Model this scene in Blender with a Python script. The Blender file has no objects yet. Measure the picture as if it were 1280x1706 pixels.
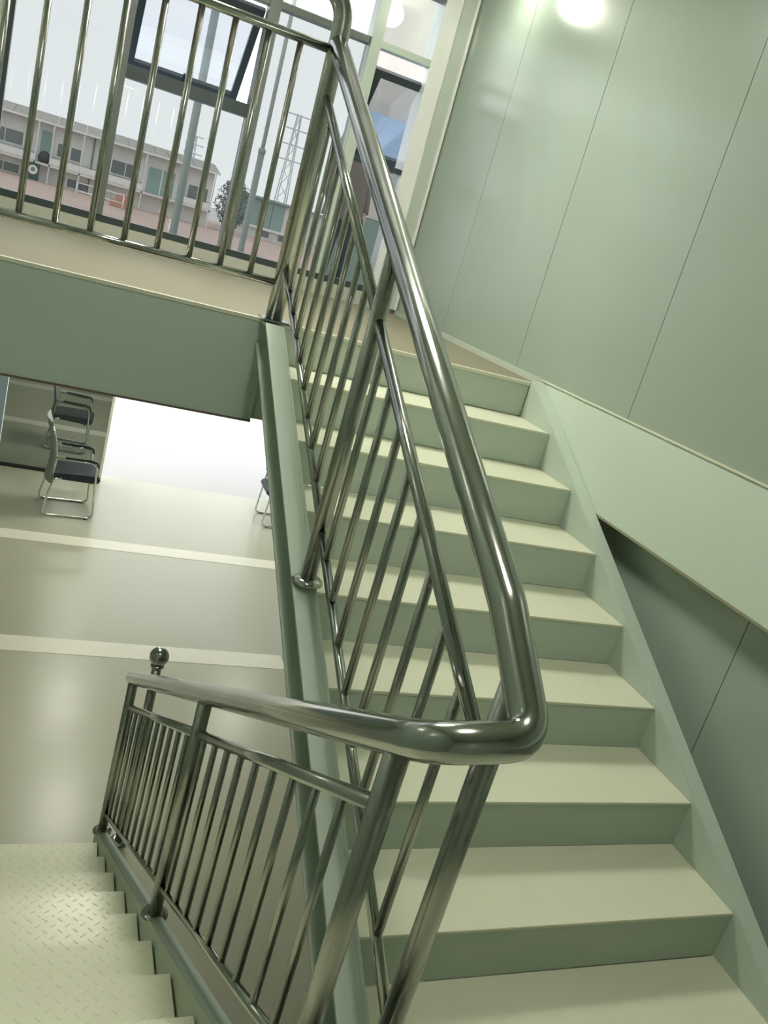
import bpy, bmesh, math, random
from mathutils import Vector, Matrix
random.seed(7)
scene = bpy.context.scene
COL = scene.collection

# ------------------------------------------------------------------ camera
cam_d = bpy.data.cameras.new('camera'); cam = bpy.data.objects.new('camera', cam_d); COL.objects.link(cam)
Rt = Vector((0.90753992, -0.32360531, 0.26767685)); Up = Vector((-0.14062625, 0.36641858, 0.91976175)); Fw = Vector((0.39572156, 0.8723629, -0.28703209))
M = Matrix(((Rt.x, Up.x, -Fw.x, -0.3271), (Rt.y, Up.y, -Fw.y, -1.1679), (Rt.z, Up.z, -Fw.z, 1.7723), (0, 0, 0, 1)))
cam.matrix_world = M
cam_d.sensor_fit = 'HORIZONTAL'; cam_d.sensor_width = 36.0; cam_d.lens = 36.0 * 1404.93 / 1280.0
cam_d.clip_start = 0.02; cam_d.clip_end = 600
scene.camera = cam
# ------------------------------------------------------------------ overcast sky
SKY = 2.3
world = bpy.data.worlds.new('overcast_sky'); scene.world = world; world.use_nodes = True
bg = world.node_tree.nodes['Background']; bg.inputs[0].default_value = (0.93, 0.945, 0.97, 1); bg.inputs[1].default_value = SKY
# ------------------------------------------------------------------ exposure
vs = scene.view_settings
vs.view_transform = 'Standard'; vs.look = 'None'; vs.gamma = 1.0; vs.use_curve_mapping = False; vs.exposure = 0.0
LAMP = 60.0          # emission of the ceiling light diffusers
LAMPC = (1.0, 0.985, 0.86)

# ------------------------------------------------------------------ materials
MATS = {}
def mat(name, col, rough=0.5, metal=0.0, noise=0.0, nscale=8.0, bump=0.0, bscale=60.0, spec=0.5, col2=None, rvar=0.0, coat=0.0, stretch=None):
    if name in MATS: return MATS[name]
    m = bpy.data.materials.new(name); m.use_nodes = True
    nt = m.node_tree; b = nt.nodes['Principled BSDF']
    b.inputs['Base Color'].default_value = (*col, 1); b.inputs['Roughness'].default_value = rough; b.inputs['Metallic'].default_value = metal
    b.inputs['Specular IOR Level'].default_value = spec
    if coat: b.inputs['Coat Weight'].default_value = coat; b.inputs['Coat Roughness'].default_value = 0.12
    tc = nt.nodes.new('ShaderNodeTexCoord'); src = tc.outputs['Object']
    if stretch:
        mp = nt.nodes.new('ShaderNodeMapping'); mp.inputs['Scale'].default_value = stretch
        nt.links.new(src, mp.inputs[0]); src = mp.outputs[0]
    if noise or col2 or rvar:
        n = nt.nodes.new('ShaderNodeTexNoise'); n.inputs['Scale'].default_value = nscale; n.inputs['Detail'].default_value = 2.5
        nt.links.new(src, n.inputs['Vector'])
        if noise or col2:
            r = nt.nodes.new('ShaderNodeValToRGB')
            c2 = col2 or tuple(c * (1 - noise) for c in col)
            r.color_ramp.elements[0].color = (*c2, 1); r.color_ramp.elements[0].position = 0.1
            r.color_ramp.elements[1].color = (*col, 1); r.color_ramp.elements[1].position = 0.9
            nt.links.new(n.outputs[0], r.inputs[0]); nt.links.new(r.outputs[0], b.inputs['Base Color'])
        if rvar:
            mr = nt.nodes.new('ShaderNodeMapRange'); mr.inputs[3].default_value = rough - rvar; mr.inputs[4].default_value = rough + rvar
            mr.inputs[1].default_value = 0.1; mr.inputs[2].default_value = 0.9
            nt.links.new(n.outputs[0], mr.inputs[0]); nt.links.new(mr.outputs[0], b.inputs['Roughness'])
    if bump:
        n2 = nt.nodes.new('ShaderNodeTexNoise'); n2.inputs['Scale'].default_value = bscale; n2.inputs['Detail'].default_value = 3
        bp = nt.nodes.new('ShaderNodeBump'); bp.inputs['Strength'].default_value = bump; bp.inputs['Distance'].default_value = 0.01
        nt.links.new(src, n2.inputs['Vector']); nt.links.new(n2.outputs[0], bp.inputs['Height']); nt.links.new(bp.outputs[0], b.inputs['Normal'])
    MATS[name] = m; return m

def glass_mat(name, trans, refl, gl_rough=0.0, body=None):
    m = bpy.data.materials.new(name); m.use_nodes = True; nt = m.node_tree; nt.nodes.clear()
    out = nt.nodes.new('ShaderNodeOutputMaterial')
    gl = nt.nodes.new('ShaderNodeBsdfGlossy'); gl.inputs['Roughness'].default_value = gl_rough; gl.inputs['Color'].default_value = (0.95, 1, 0.98, 1)
    if body: t = nt.nodes.new('ShaderNodeBsdfDiffuse'); t.inputs[0].default_value = (*body, 1)
    else: t = nt.nodes.new('ShaderNodeBsdfTransparent'); t.inputs[0].default_value = (*trans, 1)
    mx = nt.nodes.new('ShaderNodeMixShader'); mx.inputs[0].default_value = refl
    nt.links.new(t.outputs[0], mx.inputs[1]); nt.links.new(gl.outputs[0], mx.inputs[2]); nt.links.new(mx.outputs[0], out.inputs[0])
    MATS[name] = m; return m

def emit_mat(name, col, s):
    m = bpy.data.materials.new(name); m.use_nodes = True; nt = m.node_tree; nt.nodes.clear()
    out = nt.nodes.new('ShaderNodeOutputMaterial'); e = nt.nodes.new('ShaderNodeEmission')
    e.inputs[0].default_value = (*col, 1); e.inputs[1].default_value = s; nt.links.new(e.outputs[0], out.inputs[0]); return m

WALL = mat('pale_green_wall_panel', (0.345, 0.41, 0.345), 0.23, noise=0.05, nscale=1.5, bump=0.02, bscale=2.5, spec=0.55)
WALLB = mat('grey_green_plaster', (0.63, 0.72, 0.62), 0.5, noise=0.06, nscale=2.0)
STAIR = mat('pale_green_stair_paint', (0.70, 0.715, 0.555), 0.5, noise=0.10, nscale=3.5, bump=0.12, bscale=160, rvar=0.08)
STRG = mat('stringer_paint', (0.51, 0.59, 0.505), 0.55, noise=0.08, nscale=5)
FASC = mat('fascia_paint', (0.53, 0.62, 0.55), 0.42, noise=0.06, nscale=2.5)
PLATE = mat('checker_plate_paint', (0.80, 0.81, 0.62), 0.32, noise=0.06, nscale=4, spec=0.6)
EDGE = mat('pale_edge_strip', (0.74, 0.74, 0.60), 0.4, noise=0.08, nscale=10)
VINYL = mat('tan_vinyl_floor', (0.25, 0.225, 0.145), 0.5, col2=(0.215, 0.197, 0.135), nscale=2.2, rvar=0.03, stretch=(0.8, 1.6, 1))
CEMENT = mat('polished_cement_floor', (0.505, 0.507, 0.39), 0.27, noise=0.05, nscale=1.5)
STRIP = mat('pale_floor_strip', (0.90, 0.88, 0.75), 0.35, noise=0.06, nscale=4)
STEEL = mat('stainless_steel', (0.47, 0.48, 0.45), 0.15, 1.0, rvar=0.04, nscale=14, stretch=(1, 1, 0.3))
STEELB = mat('brushed_steel', (0.40, 0.405, 0.375), 0.27, 1.0, rvar=0.05, nscale=14, stretch=(1, 1, 0.3))
CHROME = mat('chrome_tube', (0.72, 0.74, 0.72), 0.10, 1.0)
DARKF = mat('dark_grey_frame', (0.045, 0.06, 0.064), 0.35, noise=0.1)
GREYF = mat('grey_frame', (0.14, 0.16, 0.145), 0.35, noise=0.08)
PALEF = mat('pale_green_frame', (0.51, 0.575, 0.50), 0.3, noise=0.06)
WHITEC = mat('white_gloss_column', (0.85, 0.85, 0.83), 0.14, spec=0.7, noise=0.04)
BLACK = mat('black_rubber', (0.012, 0.016, 0.02), 0.5)
CEIL = mat('ceiling_paint', (0.62, 0.66, 0.55), 0.7)
DARKG = mat('dark_gap', (0.04, 0.045, 0.04), 0.8)
GLASS = glass_mat('tinted_window_glass', (0.62, 0.635, 0.63), 0.05)
GLASSC = glass_mat('clear_window_glass', (0.88, 0.90, 0.89), 0.06)
GLASSS = glass_mat('sash_glass', (0.66, 0.68, 0.70), 0.10)
MIRR = glass_mat('dark_reflective_glass', (1, 1, 1), 0.42, 0.02, body=(0.05, 0.065, 0.06))
BLUED = mat('pale_blue_door_paint', (0.33, 0.44, 0.50), 0.4, noise=0.05)

# ------------------------------------------------------------------ mesh helpers
def box(bm, x0, x1, y0, y1, z0, z1):
    v = [bm.verts.new(p) for p in ((x0,y0,z0),(x1,y0,z0),(x1,y1,z0),(x0,y1,z0),(x0,y0,z1),(x1,y0,z1),(x1,y1,z1),(x0,y1,z1))]
    for f in ((3,2,1,0),(4,5,6,7),(0,1,5,4),(1,2,6,5),(2,3,7,6),(3,0,4,7)): bm.faces.new([v[i] for i in f])
def prism(bm, poly, a0, a1, axis='x'):
    """extrude a polygon given in the other two axes"""
    def P(u, w, a): return (a, u, w) if axis == 'x' else ((u, a, w) if axis == 'y' else (u, w, a))
    A = [bm.verts.new(P(u, w, a0)) for u, w in poly]; B = [bm.verts.new(P(u, w, a1)) for u, w in poly]
    n = len(poly)
    bm.faces.new(A); bm.faces.new(B[::-1])
    for i in range(n): bm.faces.new((A[i], B[i], B[(i+1) % n], A[(i+1) % n]))
def fillet(pts, r, n=8):
    pts = [Vector(p) for p in pts]; out = [pts[0]]
    rr = r if isinstance(r, (list, tuple)) else [r] * len(pts)
    for i in range(1, len(pts) - 1):
        a, b, c = pts[i-1], pts[i], pts[i+1]; u = (a - b).normalized(); w = (c - b).normalized()
        ang = u.angle(w); R = rr[i]
        if ang > 3.1 or R <= 0: out.append(b); continue
        t = R / math.tan(ang / 2); t = min(t, 0.49 * (a-b).length if i > 1 else 0.95*(a-b).length, 0.49 * (c-b).length if i < len(pts)-2 else 0.95*(c-b).length)
        p, q = b + u * t, b + w * t
        for k in range(n + 1):
            s = k / n; out.append((1-s)**2 * p + 2*s*(1-s) * (b*0.94 + (p+q)*0.03) + s*s * q)
    out.append(pts[-1]); return out
def tube(bm, pts, r, seg=14, caps=True):
    pts = [Vector(p) for p in pts]; n = len(pts); rings = []
    t0 = (pts[1] - pts[0]).normalized(); ref = Vector((0,0,1)) if abs(t0.z) < 0.9 else Vector((1,0,0))
    nrm = (ref - t0 * ref.dot(t0)).normalized()
    for i in range(n):
        t = ((pts[min(i+1,n-1)] - pts[i]).normalized() + (pts[i] - pts[max(i-1,0)]).normalized())
        t.normalize(); nrm = (nrm - t * nrm.dot(t)).normalized(); bi = t.cross(nrm)
        rad = r[i] if isinstance(r, (list, tuple)) else r
        rings.append([bm.verts.new(pts[i] + (nrm * math.cos(2*math.pi*k/seg) + bi * math.sin(2*math.pi*k/seg)) * rad) for k in range(seg)])
    for i in range(n-1):
        for k in range(seg):
            f = bm.faces.new((rings[i][k], rings[i][(k+1)%seg], rings[i+1][(k+1)%seg], rings[i+1][k])); f.smooth = True
    if caps: bm.faces.new(rings[0][::-1]); bm.faces.new(rings[-1])
def lathe(bm, prof, c=(0,0,0), seg=20):
    rings = [[bm.verts.new((c[0]+r*math.cos(2*math.pi*k/seg), c[1]+r*math.sin(2*math.pi*k/seg), c[2]+z)) for k in range(seg)] for r, z in prof]
    for a, b in zip(rings, rings[1:]):
        for k in range(seg):
            f = bm.faces.new((a[k], a[(k+1)%seg], b[(k+1)%seg], b[k])); f.smooth = True
    bm.faces.new(rings[0][::-1]); bm.faces.new(rings[-1])
def mesh(fn, *a, bevel=0.0, smooth=False, **k):
    bm = bmesh.new(); fn(bm, *a, **k)
    bmesh.ops.recalc_face_normals(bm, faces=bm.faces)
    if bevel: bmesh.ops.bevel(bm, geom=list(bm.edges), offset=bevel, segments=2, affect='EDGES', clamp_overlap=True)
    me = bpy.data.meshes.new('m'); bm.to_mesh(me); bm.free()
    if smooth:
        for p in me.polygons: p.use_smooth = True
    return me
def obj(name, me, m=None, parent=None, loc=(0,0,0), rot=(0,0,0), kind=None):
    o = bpy.data.objects.new(name, me); COL.objects.link(o); o.location = loc; o.rotation_euler = rot
    if m is not None and me is not None and not me.materials: me.materials.append(m)
    if parent: o.parent = parent
    if kind: o['kind'] = kind
    if me is not None and me.name.startswith('m'): me.name = name
    return o
def bx(name, x0, x1, y0, y1, z0, z1, m, parent=None, kind=None, bevel=0.0):
    c = ((x0+x1)/2, (y0+y1)/2, (z0+z1)/2)
    me = mesh(box, x0-c[0], x1-c[0], y0-c[1], y1-c[1], z0-c[2], z1-c[2], bevel=bevel)
    return obj(name, me, m, parent, loc=c, kind=kind)
def thing(name, label, cat, loc=(0,0,0), rz=0, group=None):
    o = bpy.data.objects.new(name, None); COL.objects.link(o); o.location = loc; o.rotation_euler = (0,0,rz)
    o['label'] = label; o['category'] = cat
    if group: o['group'] = group
    return o
def tag(o, label, cat, group=None):
    o['label'] = label; o['category'] = cat
    if group: o['group'] = group
    return o
def struct(o, label, cat):
    o['kind'] = 'structure'; o['label'] = label; o['category'] = cat; return o
def empty(name, loc=(0,0,0)):
    o = bpy.data.objects.new(name, None); COL.objects.link(o); o.location = loc; return o

# ------------------------------------------------------------------ dimensions
h = 0.17; d = 0.3028; ZU = 8*h; YE = 8*d; h2 = 0.1815; ZG = -10*h2; d2 = 0.3053; YA = 2.70; YH = 9.27
XL, XR, XW = 0.582, 1.8625, 1.94
ZC = 3.50; YW = 4.65
nz = lambda y: y * h / d
# ================================================================== SETTING
# ---- ground floor of the hall with pale strips
fl = struct(bx('floor', -4.2, 5.2, -2.7, YH+0.17, ZG-0.12, ZG, CEMENT), 'olive grey polished cement floor of the ground hall', 'floor')
def local(parent, o):
    o.parent = parent; o.location = o.location - parent.location; return o
for y0, y1 in ((4.99, 5.225), (7.13, 7.36)):
    local(fl, bx('floor_strip', -4.1, 1.99 if y0 < 6 else 5.1, y0, y1, ZG, ZG+0.003, STRIP))
# ---- upper slab
fu = empty('floor_upper', (0.5, 3.5, ZU)); struct(fu, 'tan vinyl upper floor slab with grey green fascia', 'floor')
def lp(parent, *a, **k): return local(parent, bx(*a, **k))
lp(fu, 'floor_finish', -0.95, XW, YE+0.022, YW+0.05, ZU-0.02, ZU, VINYL)
lp(fu, 'slab', -0.95, 2.04, YE+0.07, YW+0.20, 0.925, ZU-0.02, FASC)
lp(fu, 'fascia', -0.95, 0.553, YE, YE+0.068, 0.918, ZU-0.012, FASC)
lp(fu, 'bottom_angle', -0.95, 0.553, YE-0.006, YE+0.05, 0.910, 0.9175, mat('rusty_brown_angle', (0.16, 0.10, 0.085), 0.6))
lp(fu, 'fascia_return', 0.555, 1.93, YE+0.012, YE+0.068, 0.925, ZU-0.182, FASC)
lp(fu, 'edge_strip', -0.95, XR+0.01, YE-0.004, YE+0.022, ZU-0.012, ZU+0.003, EDGE)
# ---- mid landing
fm = empty('floor_landing', (0.5, -1.3, 0)); struct(fm, 'pale painted half landing between the two flights', 'floor')
lp(fm, 'landing_plate', -0.95, 0.385, -2.6, -0.05, -0.06, 0, STAIR)
lp(fm, 'landing_plate', 0.387, 0.498, -2.6, -0.16, -0.06, 0, STAIR)
lp(fm, 'landing_plate', 0.50, 1.93, -2.6, d, -0.06, 0, STAIR)
lp(fm, 'landing_edge_beam', -0.95, 0.41, -0.14, -0.062, -0.17, -0.062, STRG)
# ---- right wall : upper sandwich panels
wr = empty('wall_right', (XW, 1.0, ZU)); struct(wr, 'glossy pale green sandwich panel wall beside the stairs', 'wall')
ys = [-2.6, -2.32, -1.31, -0.30, 0.71, 1.724, 2.740, 3.752, YW]
for a, b in zip(ys, ys[1:]):
    lp(wr, 'wall_panel', XW, XW+0.05, a+0.0022, b-0.0022, ZU+0.012, ZC, WALL)
lp(wr, 'panel_backing', XW+0.052, XW+0.10, -2.6, YW+0.2, ZU-0.4, ZC, DARKG)
yl = [-2.6, -1.25, -0.22, 0.83, 1.85, 2.87, 3.89, 5.05]
wl2 = empty('wall_right_lower', (2.04, 1.0, ZG)); struct(wl2, 'shaded pale green panel wall below the beam', 'wall')
for a, b in zip(yl, yl[1:]):
    lp(wl2, 'wall_panel', 2.03, 2.08, a+0.002, b-0.002, ZG, 0.98, WALL)
lp(wl2, 'panel_backing', 2.082, 2.12, -2.6, 5.05, ZG, 1.0, DARKG)
t1 = empty('trim_1', (1.93, 0.5, 0.95)); struct(t1, 'smooth pale green beam cladding along the right wall at floor level', 'trim')
lp(t1, 'cladding_face', 1.931, 1.939, -2.6, YE+0.01, 0.972, ZU+0.022, WALLB)
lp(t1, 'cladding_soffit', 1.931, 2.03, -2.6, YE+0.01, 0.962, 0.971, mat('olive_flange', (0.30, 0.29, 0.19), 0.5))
lp(t1, 'top_ledge', 1.925, 1.939, -2.6, YE+0.01, ZU+0.023, ZU+0.029, EDGE)
struct(bx('baseboard_right', 1.928, 1.939, YE+0.012, YW-0.05, ZU, ZU+0.03, PALEF), 'low pale skirting at foot of right wall on upper floor', 'skirting')
# ---- left and back wall, ceiling
wl = empty('wall_left', (-0.95, 1, 0)); struct(wl, 'pale green panel wall left of the lower flight', 'wall')
yy = [-2.6, -1.6, -0.6, 0.4, 1.4, 2.4, 3.4, YW]
for a, b in zip(yy, yy[1:]):
    lp(wl, 'wall_panel', -1.0, -0.951, a+0.002, b-0.002, ZG if b < 3 else 0.93, ZC, WALL)
wb = empty('wall_back', (0.5, -2.65, 0)); struct(wb, 'pale green panel wall behind the half landing', 'wall')
for k in range(3): lp(wb, 'wall_panel', -1.0+k*1.02, 0.016+k*1.02, -2.65, -2.6, ZG, ZC, WALL)
struct(bx('ceiling', -1.0, 2.04, -2.65, YW+0.2, ZC+0.001, ZC+0.08, CEIL), 'plain pale ceiling over the stairwell', 'ceiling')
# ---- far wall round the window
wf = empty('wall_far', (0.5, YW, ZU)); struct(wf, 'pale surround of the large stairwell window', 'wall')
lp(wf, 'curb', -0.95, XW, YW-0.03, YW+0.12, ZU, 1.455, mat('beige_curb', (0.50, 0.50, 0.43), 0.5, noise=0.06))
lp(wf, 'column_left', -0.95, -0.765, YW-0.06, YW+0.15, ZU, ZC, PALEF)
lp(wf, 'column_right', 1.725, 1.835, YW-0.02, YW+0.15, ZU, ZC, WHITEC)
lp(wf, 'header', -0.765, 1.725, YW-0.02, YW+0.15, 3.40, ZC, PALEF)
t2 = empty('trim_2', (1.89, YW-0.05, ZU)); struct(t2, 'pale green vertical corner trim between window and right wall', 'trim')
lp(t2, 'corner_flat', 1.836, 1.938, YW-0.055, YW-0.021, ZU+0.03, ZC, PALEF)
lp(t2, 'corner_bead', 1.912, 1.930, YW-0.070, YW-0.056, ZU+0.03, ZC, WHITEC)

# ---- window_1: curtain wall
w1 = empty('window_1', (0.5, YW, 1.47)); struct(w1, 'tall curtain wall window with dark frames and open top hung sashes', 'window')
lp(w1, 'bottom_frame', -0.765, 1.725, YW-0.02, YW+0.06, 1.456, 1.497, DARKF)
lp(w1, 'mullion', -0.765, -0.730, YW-0.02, YW+0.06, 1.498, 3.395, DARKF)
lp(w1, 'mullion', -0.175, -0.105, YW-0.03, YW+0.08, 1.498, 3.395, GREYF)
lp(w1, 'mullion', 0.635, 0.705, YW-0.03, YW+0.08, 1.498, 3.395, GREYF)
lp(w1, 'mullion', 1.295, 1.365, YW-0.04, YW+0.09, 1.498, 3.395, PALEF)
bays = ((-0.730, -0.175), (-0.105, 0.635), (0.705, 1.295), (1.365, 1.725))
for i, (a, b) in enumerate(bays):
    lp(w1, 'transom', a+0.001, b-0.001, YW-0.02, YW+0.06, 2.950, 2.990, GREYF if i < 3 else PALEF)
    lp(w1, 'top_frame', a+0.001, b-0.001, YW-0.02, YW+0.06, 3.335, 3.394, GREYF)
    lp(w1, 'upper_pane', a+0.002, b-0.002, YW+0.018, YW+0.024, 2.991, 3.334, GLASSC)
    if i in (1, 3):
        zt = 2.30 if i == 1 else 2.265
        lp(w1, 'mid_transom', a+0.001, b-0.001, YW-0.02, YW+0.06, zt, zt+0.075 if i == 1 else zt+0.03, DARKF)
        lp(w1, 'pane', a+0.002, b-0.002, YW+0.018, YW+0.024, 1.498, zt-0.001, GLASS)
    else:
        lp(w1, 'pane', a+0.002, b-0.002, YW+0.018, YW+0.024, 1.498, 2.949, GLASS)
for a, b, ang, fw, zh, L in ((-0.095, 0.628, 43, 0.045, 2.925, 0.70), (1.372, 1.95, 36, 0.075, 2.85, 0.675)):      # open sashes, hinged at the top
    s = local(w1, obj('sash', None, None, None, loc=(a, YW+0.055, zh))); s.rotation_euler = (math.radians(ang), 0, 0)
    w = b - a
    def sb(n, x0, x1, z0, z1, m, t0=-0.018, t1=0.018): return bx(n, x0, x1, t0, t1, z0, z1, m, s)
    sb('sash_rail', 0, w, -0.05, 0, DARKF); sb('sash_rail', 0, w, -L, -L+fw+0.02, DARKF)
    sb('sash_stile', 0, fw, -L+fw+0.021, -0.051, DARKF); sb('sash_stile', w-fw, w, -L+fw+0.021, -0.051, DARKF)
    sb('sash_pane', fw+0.001, w-fw-0.001, -L+fw+0.021, -0.051, GLASSS, -0.003, 0.003)
    sb('sash_latch', w/2-0.006, w/2+0.006, -L+fw-0.01, -L+fw+0.06, BLACK, -0.035, -0.019)

# ---- ground hall shell
wh = empty('wall_hall', (1, YH, ZG)); struct(wh, 'front wall of the ground hall with open doorway', 'wall')
lp(wh, 'header', -4.2, 5.2, YH-0.03, YH+0.15, 0.70, 1.18, WALLB)
lp(wh, 'pier', 4.6, 5.2, YH-0.03, YH+0.15, ZG, 0.70, WALLB)
lp(wh, 'pier', -4.2, -1.9, YH-0.03, YH+0.15, ZG, 0.70, WALLB)
struct(bx('wall_hall_left', -4.3, -4.2, 2.4, YH+0.15, ZG, 0.92, WALLB), 'left end wall of the ground hall', 'wall')
struct(bx('wall_hall_right', 5.2, 5.3, 5.05, YH+0.15, ZG, 0.92, WALLB), 'right end wall of the ground hall', 'wall')
struct(bx('wall_hall_rear', 2.13, 5.3, 4.95, 5.05, ZG, 0.92, WALLB), 'rear wall of the ground hall beyond the stairs', 'wall')
struct(bx('wall_hall_inner', -4.3, -1.01, 2.3, 2.4, ZG, 0.92, WALLB), 'inner wall of the ground hall left of the stairs', 'wall')
struct(bx('ceiling_hall', -4.3, 5.3, YW+0.21, YH+0.15, 0.92, 1.0, CEIL), 'plain ceiling of the ground hall', 'ceiling')
struct(bx('ceiling_hall_side', -4.3, -1.01, 2.4, YW+0.2, 0.92, 1.0, CEIL), 'plain ceiling over the left of the ground hall', 'ceiling')
w2 = empty('window_2', (-0.1, YH, ZG)); struct(w2, 'dark reflective glass partition beside the bright doorway', 'window')
lp(w2, 'bottom_frame', -0.62, 0.56, YH-0.02, YH+0.05, ZG, ZG+0.035, BLACK)
lp(w2, 'glass_panel', -0.62, 0.535, YH+0.005, YH+0.025, ZG+0.036, 0.70, MIRR)
lp(w2, 'jamb', 0.536, 0.565, YH-0.02, YH+0.05, ZG+0.036, 0.70, STRIP)
d1 = empty('door_1', (-1.2, YH, ZG)); struct(d1, 'pale blue door leaf at the left end of the dark glass', 'door')
lp(d1, 'door_leaf', -1.88, -0.625, YH-0.02, YH+0.02, ZG+0.005, 0.68, BLUED)
lp(d1, 'door_handle', -0.78, -0.76, YH-0.07, YH-0.021, -0.95, -0.80, CHROME)

# ================================================================== STAIRS
# ---- upper flight
us = thing('staircase', 'pale painted steel flight climbing to the upper floor along the right wall', 'staircase', (1.2, d, 0))
def up(name, me, m, parent=us): o = obj(name, me, m); return local(parent, o)
tread_me = mesh(box, -(XR-XL)/2, (XR-XL)/2, 0.0, d+0.004, -0.010, 0, bevel=0.0015)
riser_me = mesh(box, -(XR-XL)/2, (XR-XL)/2, 0.002, 0.008, 0.0025, h-0.0105)
for i in range(1, 9):
    if i < 8:
        o = obj('tread', tread_me, STAIR, None, loc=((XL+XR)/2, i*d, i*h)); local(us, o)
    o = obj('riser', riser_me, STRG, None, loc=((XL+XR)/2, i*d, (i-1)*h)); local(us, o)
def stringer_poly(y0, y1, lo, hi): return [(y0, nz(y0)+lo), (y1, nz(y1)+lo), (y1, nz(y1)+hi), (y0, nz(y0)+hi)]
# right stringer: flat box
up('stringer', mesh(prism, [(-0.05, -0.05), (0.25, -0.06), (YE+0.0, nz(YE)-0.17), (YE+0.0, nz(YE)+0.004), (YE-0.01, nz(YE)+0.02), (-0.05, nz(-0.05)+0.02)], XR+0.001, 1.9295, bevel=0.003), STRG)
# left stringer: C channel, open to the well
def channel(bm):
    yk = (ZU - 0.002 - 0.055)*d/h; ye = YE - 0.004
    prism(bm, [(-0.06, nz(-0.06)-0.105), (ye, nz(ye)-0.105), (ye, ZU-0.002), (yk, ZU-0.002), (-0.06, nz(-0.06)+0.055)], 0.570, XL-0.001)
    prism(bm, [(-0.06, nz(-0.06)+0.045), (yk, ZU-0.012), (ye, ZU-0.012), (ye, ZU-0.002), (yk, ZU-0.002), (-0.06, nz(-0.06)+0.055)], 0.500, 0.5695)
    prism(bm, stringer_poly(-0.06, YE-0.004, -0.105, -0.095), 0.500, 0.5695)
up('stringer', mesh(channel), STRG)
# ---- lower flight
ls = thing('staircase', 'lower flight of pale checker plate steps going down to the ground hall', 'staircase', (-0.3, YA, ZG))
xa, xb = -0.945, 0.3265
def lower_tread(bm): box(bm, -(xb-xa)/2, (xb-xa)/2, -d2-0.003, 0, -0.008, 0)
def lugs(bm):
    W = xb - xa; pt = 0.027; nx = int((W-0.03)/pt); ny = int((d2-0.03)/pt)
    for i in range(nx+1):
        for j in range(ny+1):
            if (i+j) % 2: continue
            cx = -W/2 + 0.016 + i*pt; cy = -0.016 - j*pt; a = math.radians(42 if j % 2 else -42)
            u = Vector((math.cos(a), math.sin(a), 0)); w = Vector((-math.sin(a), math.cos(a), 0)); c = Vector((cx, cy, 0))
            l, t, hh = 0.0145, 0.0050, 0.0015
            base = [bm.verts.new(c + u*l), bm.verts.new(c + w*t), bm.verts.new(c - u*l), bm.verts.new(c - w*t)]
            top = [bm.verts.new(c + u*l*0.6 + Vector((0,0,hh))), bm.verts.new(c - u*l*0.6 + Vector((0,0,hh)))]
            for f in ((base[0], base[1], top[1], top[0]), (base[1], base[2], top[1]), (base[2], base[3], top[0], top[1]), (base[3], base[0], top[0])): bm.faces.new(f)
lt_me = mesh(lower_tread, bevel=0.0015); lug_me = mesh(lugs); lr_me = mesh(box, -(xb-xa)/2, (xb-xa)/2, -0.008, -0.003, -h2+0.0005, -0.0085)
for j in range(1, 10):
    loc = ((xa+xb)/2, YA-(j-1)*d2, ZG+j*h2)
    t = obj('tread', lt_me, PLATE, None, loc=loc); local(ls, t)
    obj('raised_pattern', lug_me, PLATE, t, kind='stuff')
    r = obj('riser', lr_me, PLATE, None, loc=loc); local(ls, r)
r = obj('riser', lr_me, PLATE, None, loc=((xa+xb)/2, YA-9*d2, ZG+10*h2-0.062)); local(ls, r)
nl = lambda y: ZG + h2 + (YA - y)*h2/d2
lsp = [(2.88, ZG), (2.88, nl(2.88)+0.045), (2.84, nl(2.84)+0.045), (-0.045, nl(-0.045)+0.045), (-0.045, nl(-0.045)-0.19), (2.38, ZG)]
o = obj('stringer', mesh(prism, lsp, 0.333, 0.388, bevel=0.003), STRG); local(ls, o)
o = obj('stringer', mesh(prism, [(a, b-0.05) if b > ZG else (a, b) for a, b in lsp], -0.9495, -0.9455), STRG); local(ls, o)

# ================================================================== RAILING
rl = thing('stair_railing', 'stainless steel railing running up both flights and along the upper floor edge', 'railing', (0.45, 0.0, 0.0))
def rp(name, me, m=STEEL, parent=rl):
    o = obj(name, me, m); return local(parent, o) if parent is rl else o
def tb(pts, r, seg=14, **k): return mesh(tube, pts, r, seg=seg, **k)
XU, XD, YG = 0.55, 0.36, 2.412
uh = lambda y: nz(y) + 1.158 - 0.014*y      # upper handrail centre
ui = lambda y: nz(y) + 0.915
ub = lambda y: nz(y) + 0.245
lh = lambda y: 0.982 - 0.584*y
li = lambda y: 0.822 - 0.590*y
lb = lambda y: 0.164 - 0.603*y
HR = 0.037
yt = -0.105
# handrail pieces: lower flight + turn + upper flight, and the top guard with its upright
pts = fillet([(XD, 2.855, lh(2.855)), (XD, yt, lh(yt)-0.012), (XU+0.004, yt, 1.045), (XU, 0.10, uh(0.10)), (XU, YG-0.02, uh(YG-0.02)-0.02)], [0, 0.10, 0.055, 0.15, 0], 10)
hand = rp('handrail', tb(pts, HR, 20))
pts = fillet([(XU, YG, ZU+0.012), (XU, YG, 2.640), (-0.94, YG, 2.640)], [0, 0.13, 0], 12)
gp = rp('post', tb(pts, 0.0365, 20), STEELB); gp['label'] = 'thick upright at the slab corner curving into the top guard rail'
gf = obj('base_plate', mesh(box, -0.055, 0.06, -0.06, 0.06, 0.0035, 0.0135, bevel=0.002), STEEL, None, loc=(XU, YG, ZU)); gf.parent = gp
def post(x, y, z0, z1, r=0.0255, flange=True):
    p = rp('post', tb([(x, y, z0), (x, y, z1)], r, 18), STEELB)
    if flange:
        f = obj('base_flange', mesh(lathe, [(0.052, 0.0), (0.052, 0.006), (0.044, 0.014), (0.028, 0.018)]), STEEL, None, loc=(x, y, z0)); f.parent = p
    return p
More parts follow.
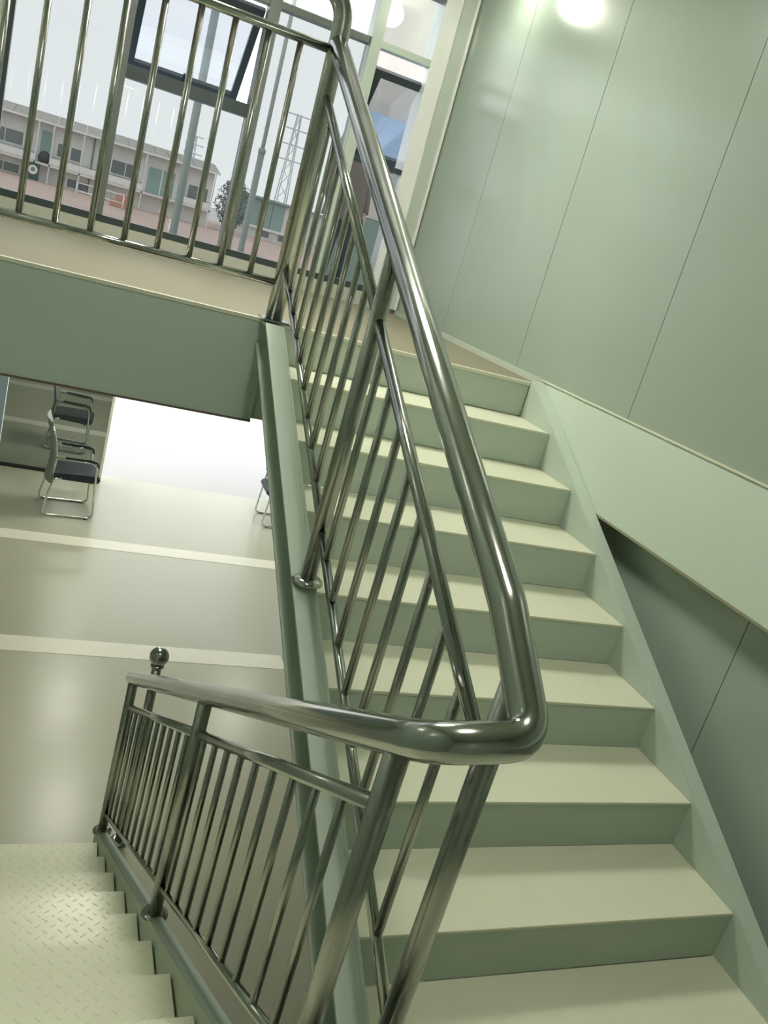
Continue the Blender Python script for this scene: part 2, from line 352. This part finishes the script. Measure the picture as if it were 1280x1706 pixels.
post(XU, 1.19, nz(1.19)+0.056, uh(1.19)-0.028)
post(XU, -0.005, nz(0)+0.056, uh(0)-0.03)
post(XD, -0.005, nl(-0.005)+0.046, lh(-0.005)-0.03)
post(XD, 1.34, nl(1.34)+0.046, lh(1.34)-0.03)
post(XD, 2.815, nl(2.815)+0.046, lh(2.815)-0.03)
# inner (mid) rails and bottom rails
for a, b in ((0.0, 1.165), (1.215, YG-0.03)):
    rp('mid_rail', tb([(XU, a, ui(a)), (XU, b, ui(b))], 0.0175)); rp('bottom_rail', tb([(XU, a, ub(a)), (XU, b, ub(b))], 0.0145))
for a, b in ((0.015, 1.317), (1.363, 2.792)):
    rp('mid_rail', tb([(XD, a, li(a)), (XD, b, li(b))], 0.0175)); rp('bottom_rail', tb([(XD, a, lb(a)), (XD, b, lb(b))], 0.0135))
rp('mid_rail', tb([(-0.94, YG, 2.429), (XU-0.03, YG, 2.429)], 0.0175)); rp('bottom_rail', tb([(-0.94, YG, 1.520), (XU-0.03, YG, 1.520)], 0.0165))
# balusters
bme = tb([(0,0,0), (0,0,0.655)], 0.0118, 12)
for y in [2.25-0.1285*k for k in range(8)] + [1.075-0.1315*k for k in range(8)]:
    local(rl, obj('baluster', bme, STEELB, None, loc=(XU, y, ub(y)+0.010)))
for y in [1.236-0.1365*k for k in range(9)] + [1.474+0.134*k for k in range(10)]:
    L = li(y) - lb(y) - 0.018
    local(rl, obj('baluster', tb([(0,0,0), (0,0,L)], 0.0105, 12), STEELB, None, loc=(XD, y, lb(y)+0.008)))
gme = tb([(0,0,0), (0,0,0.885)], 0.0125, 12)
for k in range(11):
    x = 0.409 - 0.1265*k
    if x > -0.93: local(rl, obj('baluster', gme, STEELB, None, loc=(x, YG, 1.531)))
# ---- ball newel at the foot of the lower flight
nb = thing('newel_post', 'short round steel post with ball top standing on the hall floor', 'post', (0.484, 2.915, ZG))
obj('shaft', tb([(0,0,0.012), (0,0,1.17)], 0.026, 18), STEEL, nb)
obj('base_flange', mesh(lathe, [(0.06, 0.0), (0.06, 0.006), (0.048, 0.016), (0.028, 0.02)]), STEEL, nb)
obj('collar', mesh(lathe, [(0.027, 0), (0.036, 0.008), (0.036, 0.018), (0.024, 0.026)]), STEEL, nb, loc=(0,0,1.165))
obj('ball', mesh(lathe, [(0.052*math.sin(math.pi*k/12)+0.0005, -0.052*math.cos(math.pi*k/12)) for k in range(13)]), STEEL, nb, loc=(0,0,1.236))

# ================================================================== CEILING LIGHTS
DIFF = emit_mat('lit_diffuser', LAMPC, LAMP)
def lamp(x, y, z, label, sx=0.6, sy=0.6, em=None):
    t = thing('ceiling_light', label, 'ceiling light', (x, y, z), group='ceiling lights')
    def rim(bm):
        box(bm, -sx/2-0.02, -sx/2, -sy/2-0.02, sy/2+0.02, -0.05, 0); box(bm, sx/2, sx/2+0.02, -sy/2-0.02, sy/2+0.02, -0.05, 0)
        box(bm, -sx/2, sx/2, -sy/2-0.02, -sy/2, -0.05, 0); box(bm, -sx/2, sx/2, sy/2, sy/2+0.02, -0.05, 0)
    obj('frame', mesh(rim), WHITEC, t); obj('diffuser', mesh(box, -sx/2, sx/2, -sy/2, sy/2, -0.035, -0.02), em or DIFF, t)
lamp(0.45, 2.75, ZC, 'square ceiling light over the upper floor edge')
lamp(0.45, 0.15, ZC, 'small square fill light added over the foot of the upper flight', 0.40, 0.40)  # added fill, sized and placed to lighten the risers and fascia
bl = thing('bulb_lamp', 'round bulb lamp in the ceiling corner by window and right wall', 'ceiling light', (1.66, 3.80, ZC))
obj('bulb_holder', mesh(lathe, [(0.05, -0.05), (0.06, -0.03), (0.06, 0)]), WHITEC, bl)
obj('bulb', mesh(lathe, [(0.085*math.sin(math.pi*k/10)+0.001, -0.13-0.085*math.cos(math.pi*k/10)) for k in range(11)]), emit_mat('lit_bulb', LAMPC, 38.0), bl)
HD = emit_mat('lit_hall_diffuser', LAMPC, 36.0)
lamp(0.45, 3.55, 0.92, 'hall ceiling light under the slab by the lower flight', 0.3, 0.6, HD)
lamp(0.50, 6.4, 0.92, 'hall ceiling light in the middle of the hall', 0.3, 0.6, HD)
lamp(0.50, 8.3, 0.92, 'hall ceiling light nearest the dark glass', 0.3, 0.6, HD)
lamp(2.65, 8.3, 0.92, 'hall ceiling light nearest the open doorway', 0.3, 0.6, HD)

# ================================================================== CHAIRS
SEAT = mat('dark_navy_cushion', (0.012, 0.020, 0.032), 0.6, bump=0.1, bscale=150)
MESHB = mat('pale_grey_mesh_back', (0.42, 0.46, 0.44), 0.6, noise=0.1, nscale=90)
ARM = mat('black_arm_pad', (0.014, 0.022, 0.026), 0.4)
def chair(label, loc, rz):
    t = thing('visitor_chair', label, 'chair', loc, rz, 'visitor chairs by the doorway')
    for s in (-1, 1):
        y = s*0.245
        pts = fillet([(-0.20, y, 0.655), (0.215, y, 0.645), (0.265, y, 0.0125), (-0.275, y, 0.0125), (-0.185, y, 0.42), (-0.12, y*0.93, 0.43)], [0, 0.07, 0.06, 0.06, 0.02, 0], 6)
        obj('side_frame', tb(pts, 0.0125, 10), CHROME, t)
        obj('armrest', mesh(prism, [(-0.11, 0.663), (0.16, 0.657), (0.215, 0.645), (0.236, 0.60), (0.250, 0.60), (0.232, 0.662), (0.17, 0.682), (-0.11, 0.682)], y-0.02, y+0.02, 'y', bevel=0.005), ARM, t)
        obj('floor_glide', mesh(box, 0.17, 0.21, y-0.015, y+0.015, 0, 0.006), BLACK, t)
    obj('cross_bar', tb([(-0.12, -0.235, 0.43), (-0.12, 0.235, 0.43)], 0.011, 10), CHROME, t)
    obj('cross_bar', tb([(0.19, -0.235, 0.40), (0.19, 0.235, 0.40)], 0.011, 10), CHROME, t)
    obj('seat', mesh(prism, [(-0.21, 0.415), (0.25, 0.405), (0.285, 0.425), (0.285, 0.465), (0.255, 0.49), (0.02, 0.485), (-0.21, 0.475)], -0.228, 0.228, 'y', bevel=0.012), SEAT, t)
    def back(bm):
        prof = [(-0.205, 0.36), (-0.185, 0.50), (-0.180, 0.64), (-0.205, 0.80), (-0.245, 0.95), (-0.275, 1.03)]
        n = 9; rows = []
        for x, z in prof:
            rows.append([(x - 0.035*(1-(2*k/(n-1)-1)**2), (2*k/(n-1)-1)*0.215, z) for k in range(n)])
        A = [[bm.verts.new(p) for p in r] for r in rows]; B = [[bm.verts.new((p[0]-0.022, p[1], p[2])) for p in r] for r in rows]
        R, C = len(A), n
        for i in range(R-1):
            for k in range(C-1):
                bm.faces.new((A[i][k], A[i][k+1], A[i+1][k+1], A[i+1][k])); bm.faces.new((B[i][k], B[i+1][k], B[i+1][k+1], B[i][k+1]))
        for i in range(R-1):
            bm.faces.new((A[i][0], A[i+1][0], B[i+1][0], B[i][0])); bm.faces.new((A[i][-1], B[i][-1], B[i+1][-1], A[i+1][-1]))
        for k in range(C-1):
            bm.faces.new((A[0][k], B[0][k], B[0][k+1], A[0][k+1])); bm.faces.new((A[-1][k], A[-1][k+1], B[-1][k+1], B[-1][k]))
    obj('backrest', mesh(back, smooth=True), MESHB, t)
    for s in (-1, 1):
        obj('back_upright', tb([(-0.20, s*0.222, 0.40), (-0.188, s*0.222, 0.64), (-0.215, s*0.222, 0.80), (-0.285, s*0.222, 1.03)], 0.010, 8), CHROME, t)
    return t
chair('black seated chrome sled chair with pale mesh back facing the doorway', (0.150, 8.115, ZG), 0.08)
chair('chrome sled chair half hidden behind the stair stringer', (2.725, 8.64, ZG), math.pi-0.03)

# ================================================================== OUTSIDE
CONC = mat('outdoor_concrete', (0.60, 0.60, 0.585), 0.8, col2=(0.53, 0.53, 0.525), nscale=0.5)
RED = mat('red_outdoor_surface', (0.50, 0.33, 0.28), 0.8, col2=(0.56, 0.46, 0.41), nscale=0.25)
PREF = mat('white_prefab_wall', (0.76, 0.77, 0.74), 0.6, col2=(0.62, 0.64, 0.61), nscale=0.9, stretch=(1.2, 1, 0.25))
ROOF = mat('weathered_roof_sheet', (0.44, 0.42, 0.39), 0.8, col2=(0.34, 0.32, 0.295), nscale=0.8)
PANE = mat('dark_window_pane', (0.17, 0.20, 0.20), 0.15)
WFR = mat('white_window_frame', (0.78, 0.79, 0.77), 0.5)
TEAL = mat('teal_cladding', (0.30, 0.43, 0.41), 0.4, noise=0.2, nscale=0.5)
BLUER = mat('blue_roof_sheet', (0.26, 0.42, 0.66), 0.45, noise=0.08)
struct(bx('ground', -150, 200, YH+0.18, 400, ZG-0.4, ZG-0.02, CONC), 'bright pale concrete ground outside', 'ground')
pod = empty('ground_terrace', (0, 60, -0.75)); struct(pod, 'raised red surfaced yard in front of the prefab houses', 'ground')
lp(pod, 'terrace_surface', -60, 90, 43.3, 110, -0.85, -0.75, RED)
lp(pod, 'terrace_kerb', -60, 90, 43.0, 43.29, ZG-0.02, -0.70, mat('pale_kerb', (0.62, 0.60, 0.56), 0.7))
hr = empty('roof_hall', (0.5, 7, 1.1)); struct(hr, 'low blue sheet roof of the hall outside the window', 'roof')
lp(hr, 'gutter', -4.3, 5.3, YW+0.21, 4.93, 1.01, 1.20, mat('tan_gutter', (0.42, 0.38, 0.31), 0.7))
for k in range(10):
    lp(hr, 'roof_sheet', -4.3+k*0.96, -3.345+k*0.96, 4.94, 9.55, 1.19, 1.23, BLUER)
# ---- long two storey house
bh = thing('prefab_house', 'long two storey white prefab house with brown roof and upper walkway', 'building', (0, 80, -0.75))
def hb(name, x0, x1, y0, y1, z0, z1, m, parent=bh):
    o = bx(name, x0, x1, y0, y1, z0, z1, m)
    if parent is bh: return local(bh, o)
    o.parent = parent; o.location = o.location - bh.location - parent.location; return o
hb('wall', -16, 11.5, 80.0, 86, -0.75, 3.95, PREF)
for k in range(25):
    x = -16.3 + k*1.124
    o = obj('roof_sheet', mesh(prism, [(79.0, 3.90), (83.5, 4.66), (83.5, 4.76), (79.0, 4.0)], x+0.02, x+1.104), ROOF, None); local(bh, o)
hb('gutter', -16.3, 11.8, 78.9, 79.0, 3.82, 3.98, WFR)
hb('walkway_slab', -16, 11.5, 78.9, 79.99, 0.58, 0.76, PREF)
for x0, x1 in ((-9.0, -6.1), (-6.0, -3.1), (-1.85, 0.4), (0.5, 2.4), (2.6, 5.5), (8.9, 11.4)):
    b = hb('balustrade_panel', x0, x1, 78.92, 78.98, 0.80, 1.30, WFR)
    hb('walkway_rail', x0, x1, 78.93, 78.97, 1.36, 1.40, GREYF, b)
for x in (-9.05, -6.05, -3.05, -1.9, 0.45, 2.5, 5.55, 8.8, 11.45): hb('walkway_post', x-0.05, x+0.05, 78.90, 78.99, -0.75, 3.85, PREF)
def win(x0, x1, z0, z1, n=2):
    f = hb('window', x0-0.08, x1+0.08, 79.93, 79.99, z0-0.08, z1+0.08, WFR)
    w = (x1-x0)/n
    for k in range(n): hb('pane', x0+k*w+0.04, x0+(k+1)*w-0.04, 79.90, 79.929, z0, z1, PANE, f)
for a in ((-6.9, -4.1, 1.62, 2.62), (-1.5, -0.6, 1.6, 2.6, 1), (-0.45, 0.4, 1.6, 2.55, 1), (2.85, 5.2, 1.55, 2.6), (9.4, 11.2, 1.30, 2.42), (-6.6, -4.1, -0.62, 0.05), (-0.4, 1.4, -0.55, 0.1)): win(*a)
f = hb('door', -2.8, -1.92, 79.93, 79.99, 0.77, 3.28, TEAL); hb('door_frame', -1.92, -1.84, 79.90, 79.99, 0.77, 3.3, WFR, f)
f = hb('door', 5.95, 8.2, 79.93, 79.99, 0.77, 2.9, TEAL); hb('door_frame', 8.2, 8.3, 79.90, 79.99, 0.77, 2.95, WFR, f); hb('door_frame', 7.05, 7.15, 79.90, 79.929, 0.77, 2.9, WFR, f)
for x in (-3.6, 1.3, 9.1): hb('downpipe', x-0.05, x+0.05, 79.90, 79.99, -0.75, 3.8, GREYF)
sg = thing('notice_board', 'dark green board with round white emblem on the white house', 'sign', (-3.0, 78.6, -0.75))
obj('board', mesh(box, -0.55, 0.45, -0.04, 0, 0, 1.35), mat('dark_green_board', (0.06, 0.10, 0.09), 0.6), sg)
obj('emblem', mesh(lathe, [(0.36, 0), (0.36, 0.02)], seg=24), WFR, sg, loc=(-0.05, -0.041, 0.80), rot=(math.pi/2, 0, 0))
obj('emblem_mark', mesh(lathe, [(0.17, 0), (0.17, 0.012)], seg=16), mat('grey_mark', (0.2, 0.23, 0.22), 0.6), sg, loc=(-0.05, -0.062, 0.83), rot=(math.pi/2, 0, 0))
bd = obj('cloth_bundle', mesh(lathe, [(0.1, 0.1), (0.4, 0.2), (0.52, 0.5), (0.42, 0.8), (0.2, 1.0), (0.05, 1.05)], seg=12), mat('dark_cloth', (0.07, 0.075, 0.08), 0.8, bump=0.5, bscale=4), None, loc=(-2.35, 79.42, 0.662)); tag(bd, 'dark bundle lying on the upper walkway by the teal door', 'bundle')
# red crates by the house
for k, (x, z, sx) in enumerate(((3.6, -0.75, 0.8), (3.75, -0.25, 0.55))):
    t = thing('crate', ['wide red crate standing on the yard', 'small red crate stacked on the wide one'][k], 'crate', (x, 70, z), group='red crates')
    obj('crate_body', mesh(box, -sx, sx, -0.5, 0.5, 0, 0.46, bevel=0.02), mat('faded_red', (0.52, 0.27, 0.21), 0.7), t); obj('crate_lid', mesh(box, -sx-0.03, sx+0.03, -0.53, 0.53, 0.461, 0.499), mat('faded_red', (0.52, 0.27, 0.21)), t)
# white fence rails in the yard
fe = thing('yard_fence', 'thin white pipe fence on the red yard', 'fence', (1.9, 66, -0.75))
for x in (-1.6, 0, 1.6): obj('fence_post', tb([(x, 0, 0), (x, 0, 1.05)], 0.045, 8), WFR, fe)
for z in (0.5, 1.05): obj('fence_rail', tb([(-1.65, 0, z), (1.65, 0, z)], 0.04, 8), WFR, fe)
# ---- teal house
th = thing('teal_house', 'teal fronted house with white ground storey at the right', 'building', (20, 90, -0.75))
def tbx(name, x0, x1, y0, y1, z0, z1, m): return local(th, bx(name, x0, x1, y0, y1, z0, z1, m))
tbx('wall', 15.6, 27, 90, 97, -0.75, 0.35, PREF); tbx('upper_wall', 20.6, 27, 90, 97, 0.36, 3.05, PREF)
tbx('floor_band', 15.4, 27.2, 89.7, 89.99, 0.2, 0.45, WFR); tbx('roof', 15.2, 27.4, 89.5, 97.5, 3.06, 3.3, mat('teal_roof', (0.22, 0.33, 0.32), 0.6))
for k in range(4): tbx('cladding_panel', 15.6+k*1.25, 16.8+k*1.25, 89.9, 90, 0.46, 3.05, TEAL)
tbx('upper_core', 15.7, 20.59, 90.05, 97, 0.36, 3.04, TEAL)
for x in (18.6, 20.5): tbx('window', x, x+0.9, 89.95, 89.99, -0.45, 0.1, PANE)
# ---- tan neighbour block close to the window
nbk = thing('neighbour_block', 'tan neighbouring block with grey green base seen through right window bay', 'building', (7.2, 15.5, ZG-0.02))
def nbx(name, *a): return local(nbk, bx(name, *a))
TAN = mat('tan_render', (0.60, 0.56, 0.50), 0.8, col2=(0.50, 0.46, 0.41), nscale=1.2, stretch=(2, 2, 0.25))
def nbp(name, y0, z0, z1, m): return local(nbk, obj(name, mesh(prism, [(4.33, y0), (11, y0), (11, 19), (5.45, 19)], z0, z1, 'z'), m))
nbp('base_wall', 15, ZG-0.02, 2.22, mat('grey_green_base', (0.22, 0.29, 0.26), 0.7, noise=0.2, nscale=1.0))
nbp('upper_wall', 15.02, 2.23, 8.0, TAN)
nbx('sash_reflection_band', 4.36, 11, 14.96, 15.019, 3.15, 4.02, mat('sash_reflection_blue', (0.42, 0.55, 0.72), 0.6, col2=(0.34, 0.46, 0.62), nscale=1.2, stretch=(2, 2, 0.25)))  # blue on the wall stands in for the reflection in the open sash
nbx('pipe', 5.30, 5.34, 14.95, 14.99, 0.6, 1.50, WFR)
nbx('pipe', 5.345, 5.75, 14.95, 14.99, 1.46, 1.50, WFR)
# ---- poles, pylons, tree
POLE = mat('pale_green_pole', (0.33, 0.38, 0.36), 0.5)
def pole(x, y, lab, zs, ztop, r):
    t = thing('yard_pole', lab, 'pole', (x, y, ZG-0.02))
    obj('lower_shaft', tb([(0,0,0), (0,0,zs)], r, 12), POLE, t); obj('joint', mesh(lathe, [(r, 0), (r*1.15, 0.02), (r*1.15, 0.1), (r*0.7, 0.14)]), POLE, t, loc=(0,0,zs))
    obj('upper_shaft', tb([(0,0,zs+0.12), (0,0,ztop)], r*0.62, 12), mat('thin_pole', (0.50, 0.52, 0.51), 0.5), t); obj('pole_foot', mesh(lathe, [(r*2, 0), (r*2, 0.12), (r*1.1, 0.2)]), POLE, t)
pole(2.30, 22, 'pale pole standing behind the left open sash', 8.6, 11.0, 0.10)
pole(4.07, 22, 'stepped pole right of the dark mullion', 5.0, 11.0, 0.085)
LAT = mat('hazy_lattice_steel', (0.62, 0.64, 0.65), 0.7)
def pylon(x, y, z0, H, W, lab):
    t = thing('pylon', lab, 'pylon', (x, y, z0))
    def legs(bm):
        for sx in (-1, 1):
            for sy in (-1, 1): tube(bm, [(sx*W, sy*W, 0), (sx*W*0.25, sy*W*0.25, H)], 0.12, 5)
    for sx in (-1, 1):
        for sy in (-1, 1): obj('leg', tb([(sx*W, sy*W, 0), (sx*W*0.25, sy*W*0.25, H)], 0.10, 6), LAT, t)
    n = 9
    for i in range(n):
        z0_, z1_ = H*i/n, H*(i+1)/n; w0, w1 = W*(1-0.75*i/n), W*(1-0.75*(i+1)/n)
        for s in (-1, 1): obj('brace', tb([(-w0*s, -w0, z0_), (w1*s, -w1, z1_)], 0.06, 5), LAT, t)
    for fz, wa in ((0.99, 2.2), (0.88, 2.4), (0.76, 2.5), (0.64, 2.5)):
        obj('cross_arm', tb([(-wa*W*0.9, 0, H*fz), (wa*W*0.9, 0, H*fz)], 0.11, 6), LAT, t)
pylon(33.2, 150, ZG-0.02, 20.4, 1.15, 'tall hazy lattice pylon left of the corner upright')
pylon(23.4, 200, ZG-0.02, 15.2, 0.9, 'small distant lattice pylon above the prefab roof')
LEAF = mat('dull_green_leaf', (0.20, 0.25, 0.20), 0.7, col2=(0.14, 0.18, 0.14), nscale=1.5)
tr = thing('tree', 'dull green tree at the right end of the prefab house', 'tree', (13.9, 82, -0.75))
obj('trunk', tb([(0,0,0), (0.1,0,1.2), (0,0.1,2.6)], [0.22, 0.17, 0.08], 8), mat('bark', (0.09, 0.07, 0.05), 0.9), tr)
def crown(bm):
    for k in range(2200):
        a = random.uniform(0, 2*math.pi); z = random.uniform(0.3, 4.6); R = (1.75*math.sin(math.pi*min(1, (z-0.1)/5.0))**0.8) * random.uniform(0.25, 1.0)
        c = Vector((R*math.cos(a)*1.05, R*math.sin(a), z)); u = Vector((random.gauss(0,1), random.gauss(0,1), random.gauss(0,1))).normalized(); w = u.orthogonal().normalized(); s = random.uniform(0.08, 0.16)
        bm.faces.new([bm.verts.new(c+u*s), bm.verts.new(c+w*s*0.6), bm.verts.new(c-u*s), bm.verts.new(c-w*s*0.6)])
obj('foliage', mesh(crown), LEAF, tr, kind='stuff')

# ---- person on the low roof
SKIN = mat('skin', (0.50, 0.34, 0.26), 0.5); COAT = mat('brown_coat_cloth', (0.20, 0.155, 0.12), 0.85, col2=(0.15, 0.115, 0.09), nscale=6, bump=0.4, bscale=9, stretch=(1, 1, 0.3))
TROU = mat('dark_trousers_cloth', (0.018, 0.024, 0.032), 0.8); HAIR = mat('black_hair', (0.012, 0.011, 0.010), 0.5)
def skin_mesh(name, verts, edges, radii, m, parent, root=0, sub=2):
    me = bpy.data.meshes.new(name); me.from_pydata(verts, edges, []); o = obj(name, me, m, parent)
    sk = o.modifiers.new('skin', 'SKIN'); sk.use_smooth_shade = True
    for i, r in enumerate(radii):
        v = me.skin_vertices[0].data[i]; v.radius = r if isinstance(r, tuple) else (r, r); v.use_root = (i == root)
    s = o.modifiers.new('sub', 'SUBSURF'); s.levels = s.render_levels = sub
    return o
pe = thing('person', 'person in long brown coat and dark trousers standing outside on the low roof', 'person', (2.27, 7.6, 1.231), 0.25)
V = [(0,0,0.86),(0,0,1.06),(0,0.01,1.24),(0,0,1.34),(0,-0.01,1.43),(0,-0.02,1.50),(0,-0.015,1.59)]; Ed = [(0,1),(1,2),(2,3),(3,4),(4,5),(5,6)]
Rr = [(0.13,0.10),(0.12,0.09),(0.14,0.095),(0.055,0.05),(0.055,0.06),(0.075,0.09),(0.06,0.075)]
def chain(start, pts, rad):
    p = start
    for q, r in zip(pts, rad): V.append(q); Rr.append(r); Ed.append((p, len(V)-1)); p = len(V)-1
    return p
for s in (-1, 1):
    chain(0, [(s*0.085,0,0.80),(s*0.09,-0.01,0.45),(s*0.09,0.02,0.09),(s*0.095,-0.02,0.035),(s*0.10,-0.13,0.03)], [0.085,0.055,0.038,0.042,0.035])
    hnd = chain(2, [(s*0.165,0,1.26),(s*0.205,0.01,0.99),(s*0.20,-0.07,0.80),(s*0.20,-0.085,0.745)], [0.055,0.042,0.03,(0.018,0.03)])
    for k, (dx, dl) in enumerate(((-0.025,0.06),(-0.009,0.072),(0.009,0.068),(0.025,0.052))):
        chain(hnd, [(s*0.20, -0.09+dx, 0.71),(s*0.197, -0.095+dx, 0.71-dl*0.5),(s*0.188, -0.095+dx, 0.71-dl)], [0.009,0.008,0.006])
    chain(hnd, [(s*0.19,-0.12,0.75),(s*0.18,-0.138,0.715)], [0.009,0.007])
skin_mesh('body', V, Ed, Rr, SKIN, pe)
def coat(bm):
    prof = [(0.235,0.165,0.70),(0.22,0.155,0.85),(0.195,0.14,1.0),(0.195,0.135,1.15),(0.205,0.13,1.26),(0.175,0.11,1.325),(0.085,0.08,1.37)]
    rings = []
    for a, b, z in prof:
        rings.append([bm.verts.new((a*math.cos(2*math.pi*k/24)*(1+0.03*math.sin(5*k)), b*math.sin(2*math.pi*k/24)*(1+0.05*math.sin(4*k)), z)) for k in range(24)])
    for a, b in zip(rings, rings[1:]):
        for k in range(24): f = bm.faces.new((a[k], a[(k+1)%24], b[(k+1)%24], b[k])); f.smooth = True
co = obj('coat', mesh(coat), COAT, pe)
for s in (-1, 1):
    obj('sleeve', tb([(s*0.15,0,1.30),(s*0.19,0,1.23),(s*0.215,0.01,0.99),(s*0.205,-0.065,0.815)], [0.07,0.072,0.06,0.047], 12), COAT, co)
    obj('trouser_leg', tb([(s*0.08,0,0.84),(s*0.088,-0.005,0.62),(s*0.09,-0.01,0.45),(s*0.09,0.02,0.07)], [0.10,0.085,0.068,0.058], 12), TROU, pe)
    obj('shoe', mesh(box, s*0.097-0.045, s*0.097+0.045, -0.19, 0.085, 0.0, 0.075, bevel=0.02), BLACK, pe)
def hair(bm):
    for i in range(7):
        pass
    bmesh.ops.create_icosphere(bm, subdivisions=3, radius=1.0)
    for v in list(bm.verts):
        if v.co.y < -0.45 and v.co.z < 0.45: bm.verts.remove(v)
    for v in bm.verts: v.co = Vector((v.co.x*0.092, v.co.y*0.108+0.0, v.co.z*0.125+1.545))
obj('hair', mesh(hair, smooth=True), HAIR, pe)
for s in (-1, 1):
    obj('eye', mesh(lathe, [(0.002,-0.009),(0.009,0),(0.002,0.009)], seg=8), BLACK, pe, loc=(s*0.03, -0.108, 1.525))
    obj('ear', mesh(lathe, [(0.004,-0.03),(0.014,-0.01),(0.016,0.015),(0.004,0.03)], seg=8), SKIN, pe, loc=(s*0.083, -0.01, 1.51))
obj('nose', mesh(lathe, [(0.014,-0.022),(0.009,0.0),(0.003,0.025)], seg=8), SKIN, pe, loc=(0, -0.115, 1.500))
obj('mouth', mesh(box, -0.022, 0.022, -0.004, 0.004, -0.004, 0.004, bevel=0.002), mat('lips', (0.35, 0.16, 0.14), 0.5), pe, loc=(0, -0.105, 1.455))
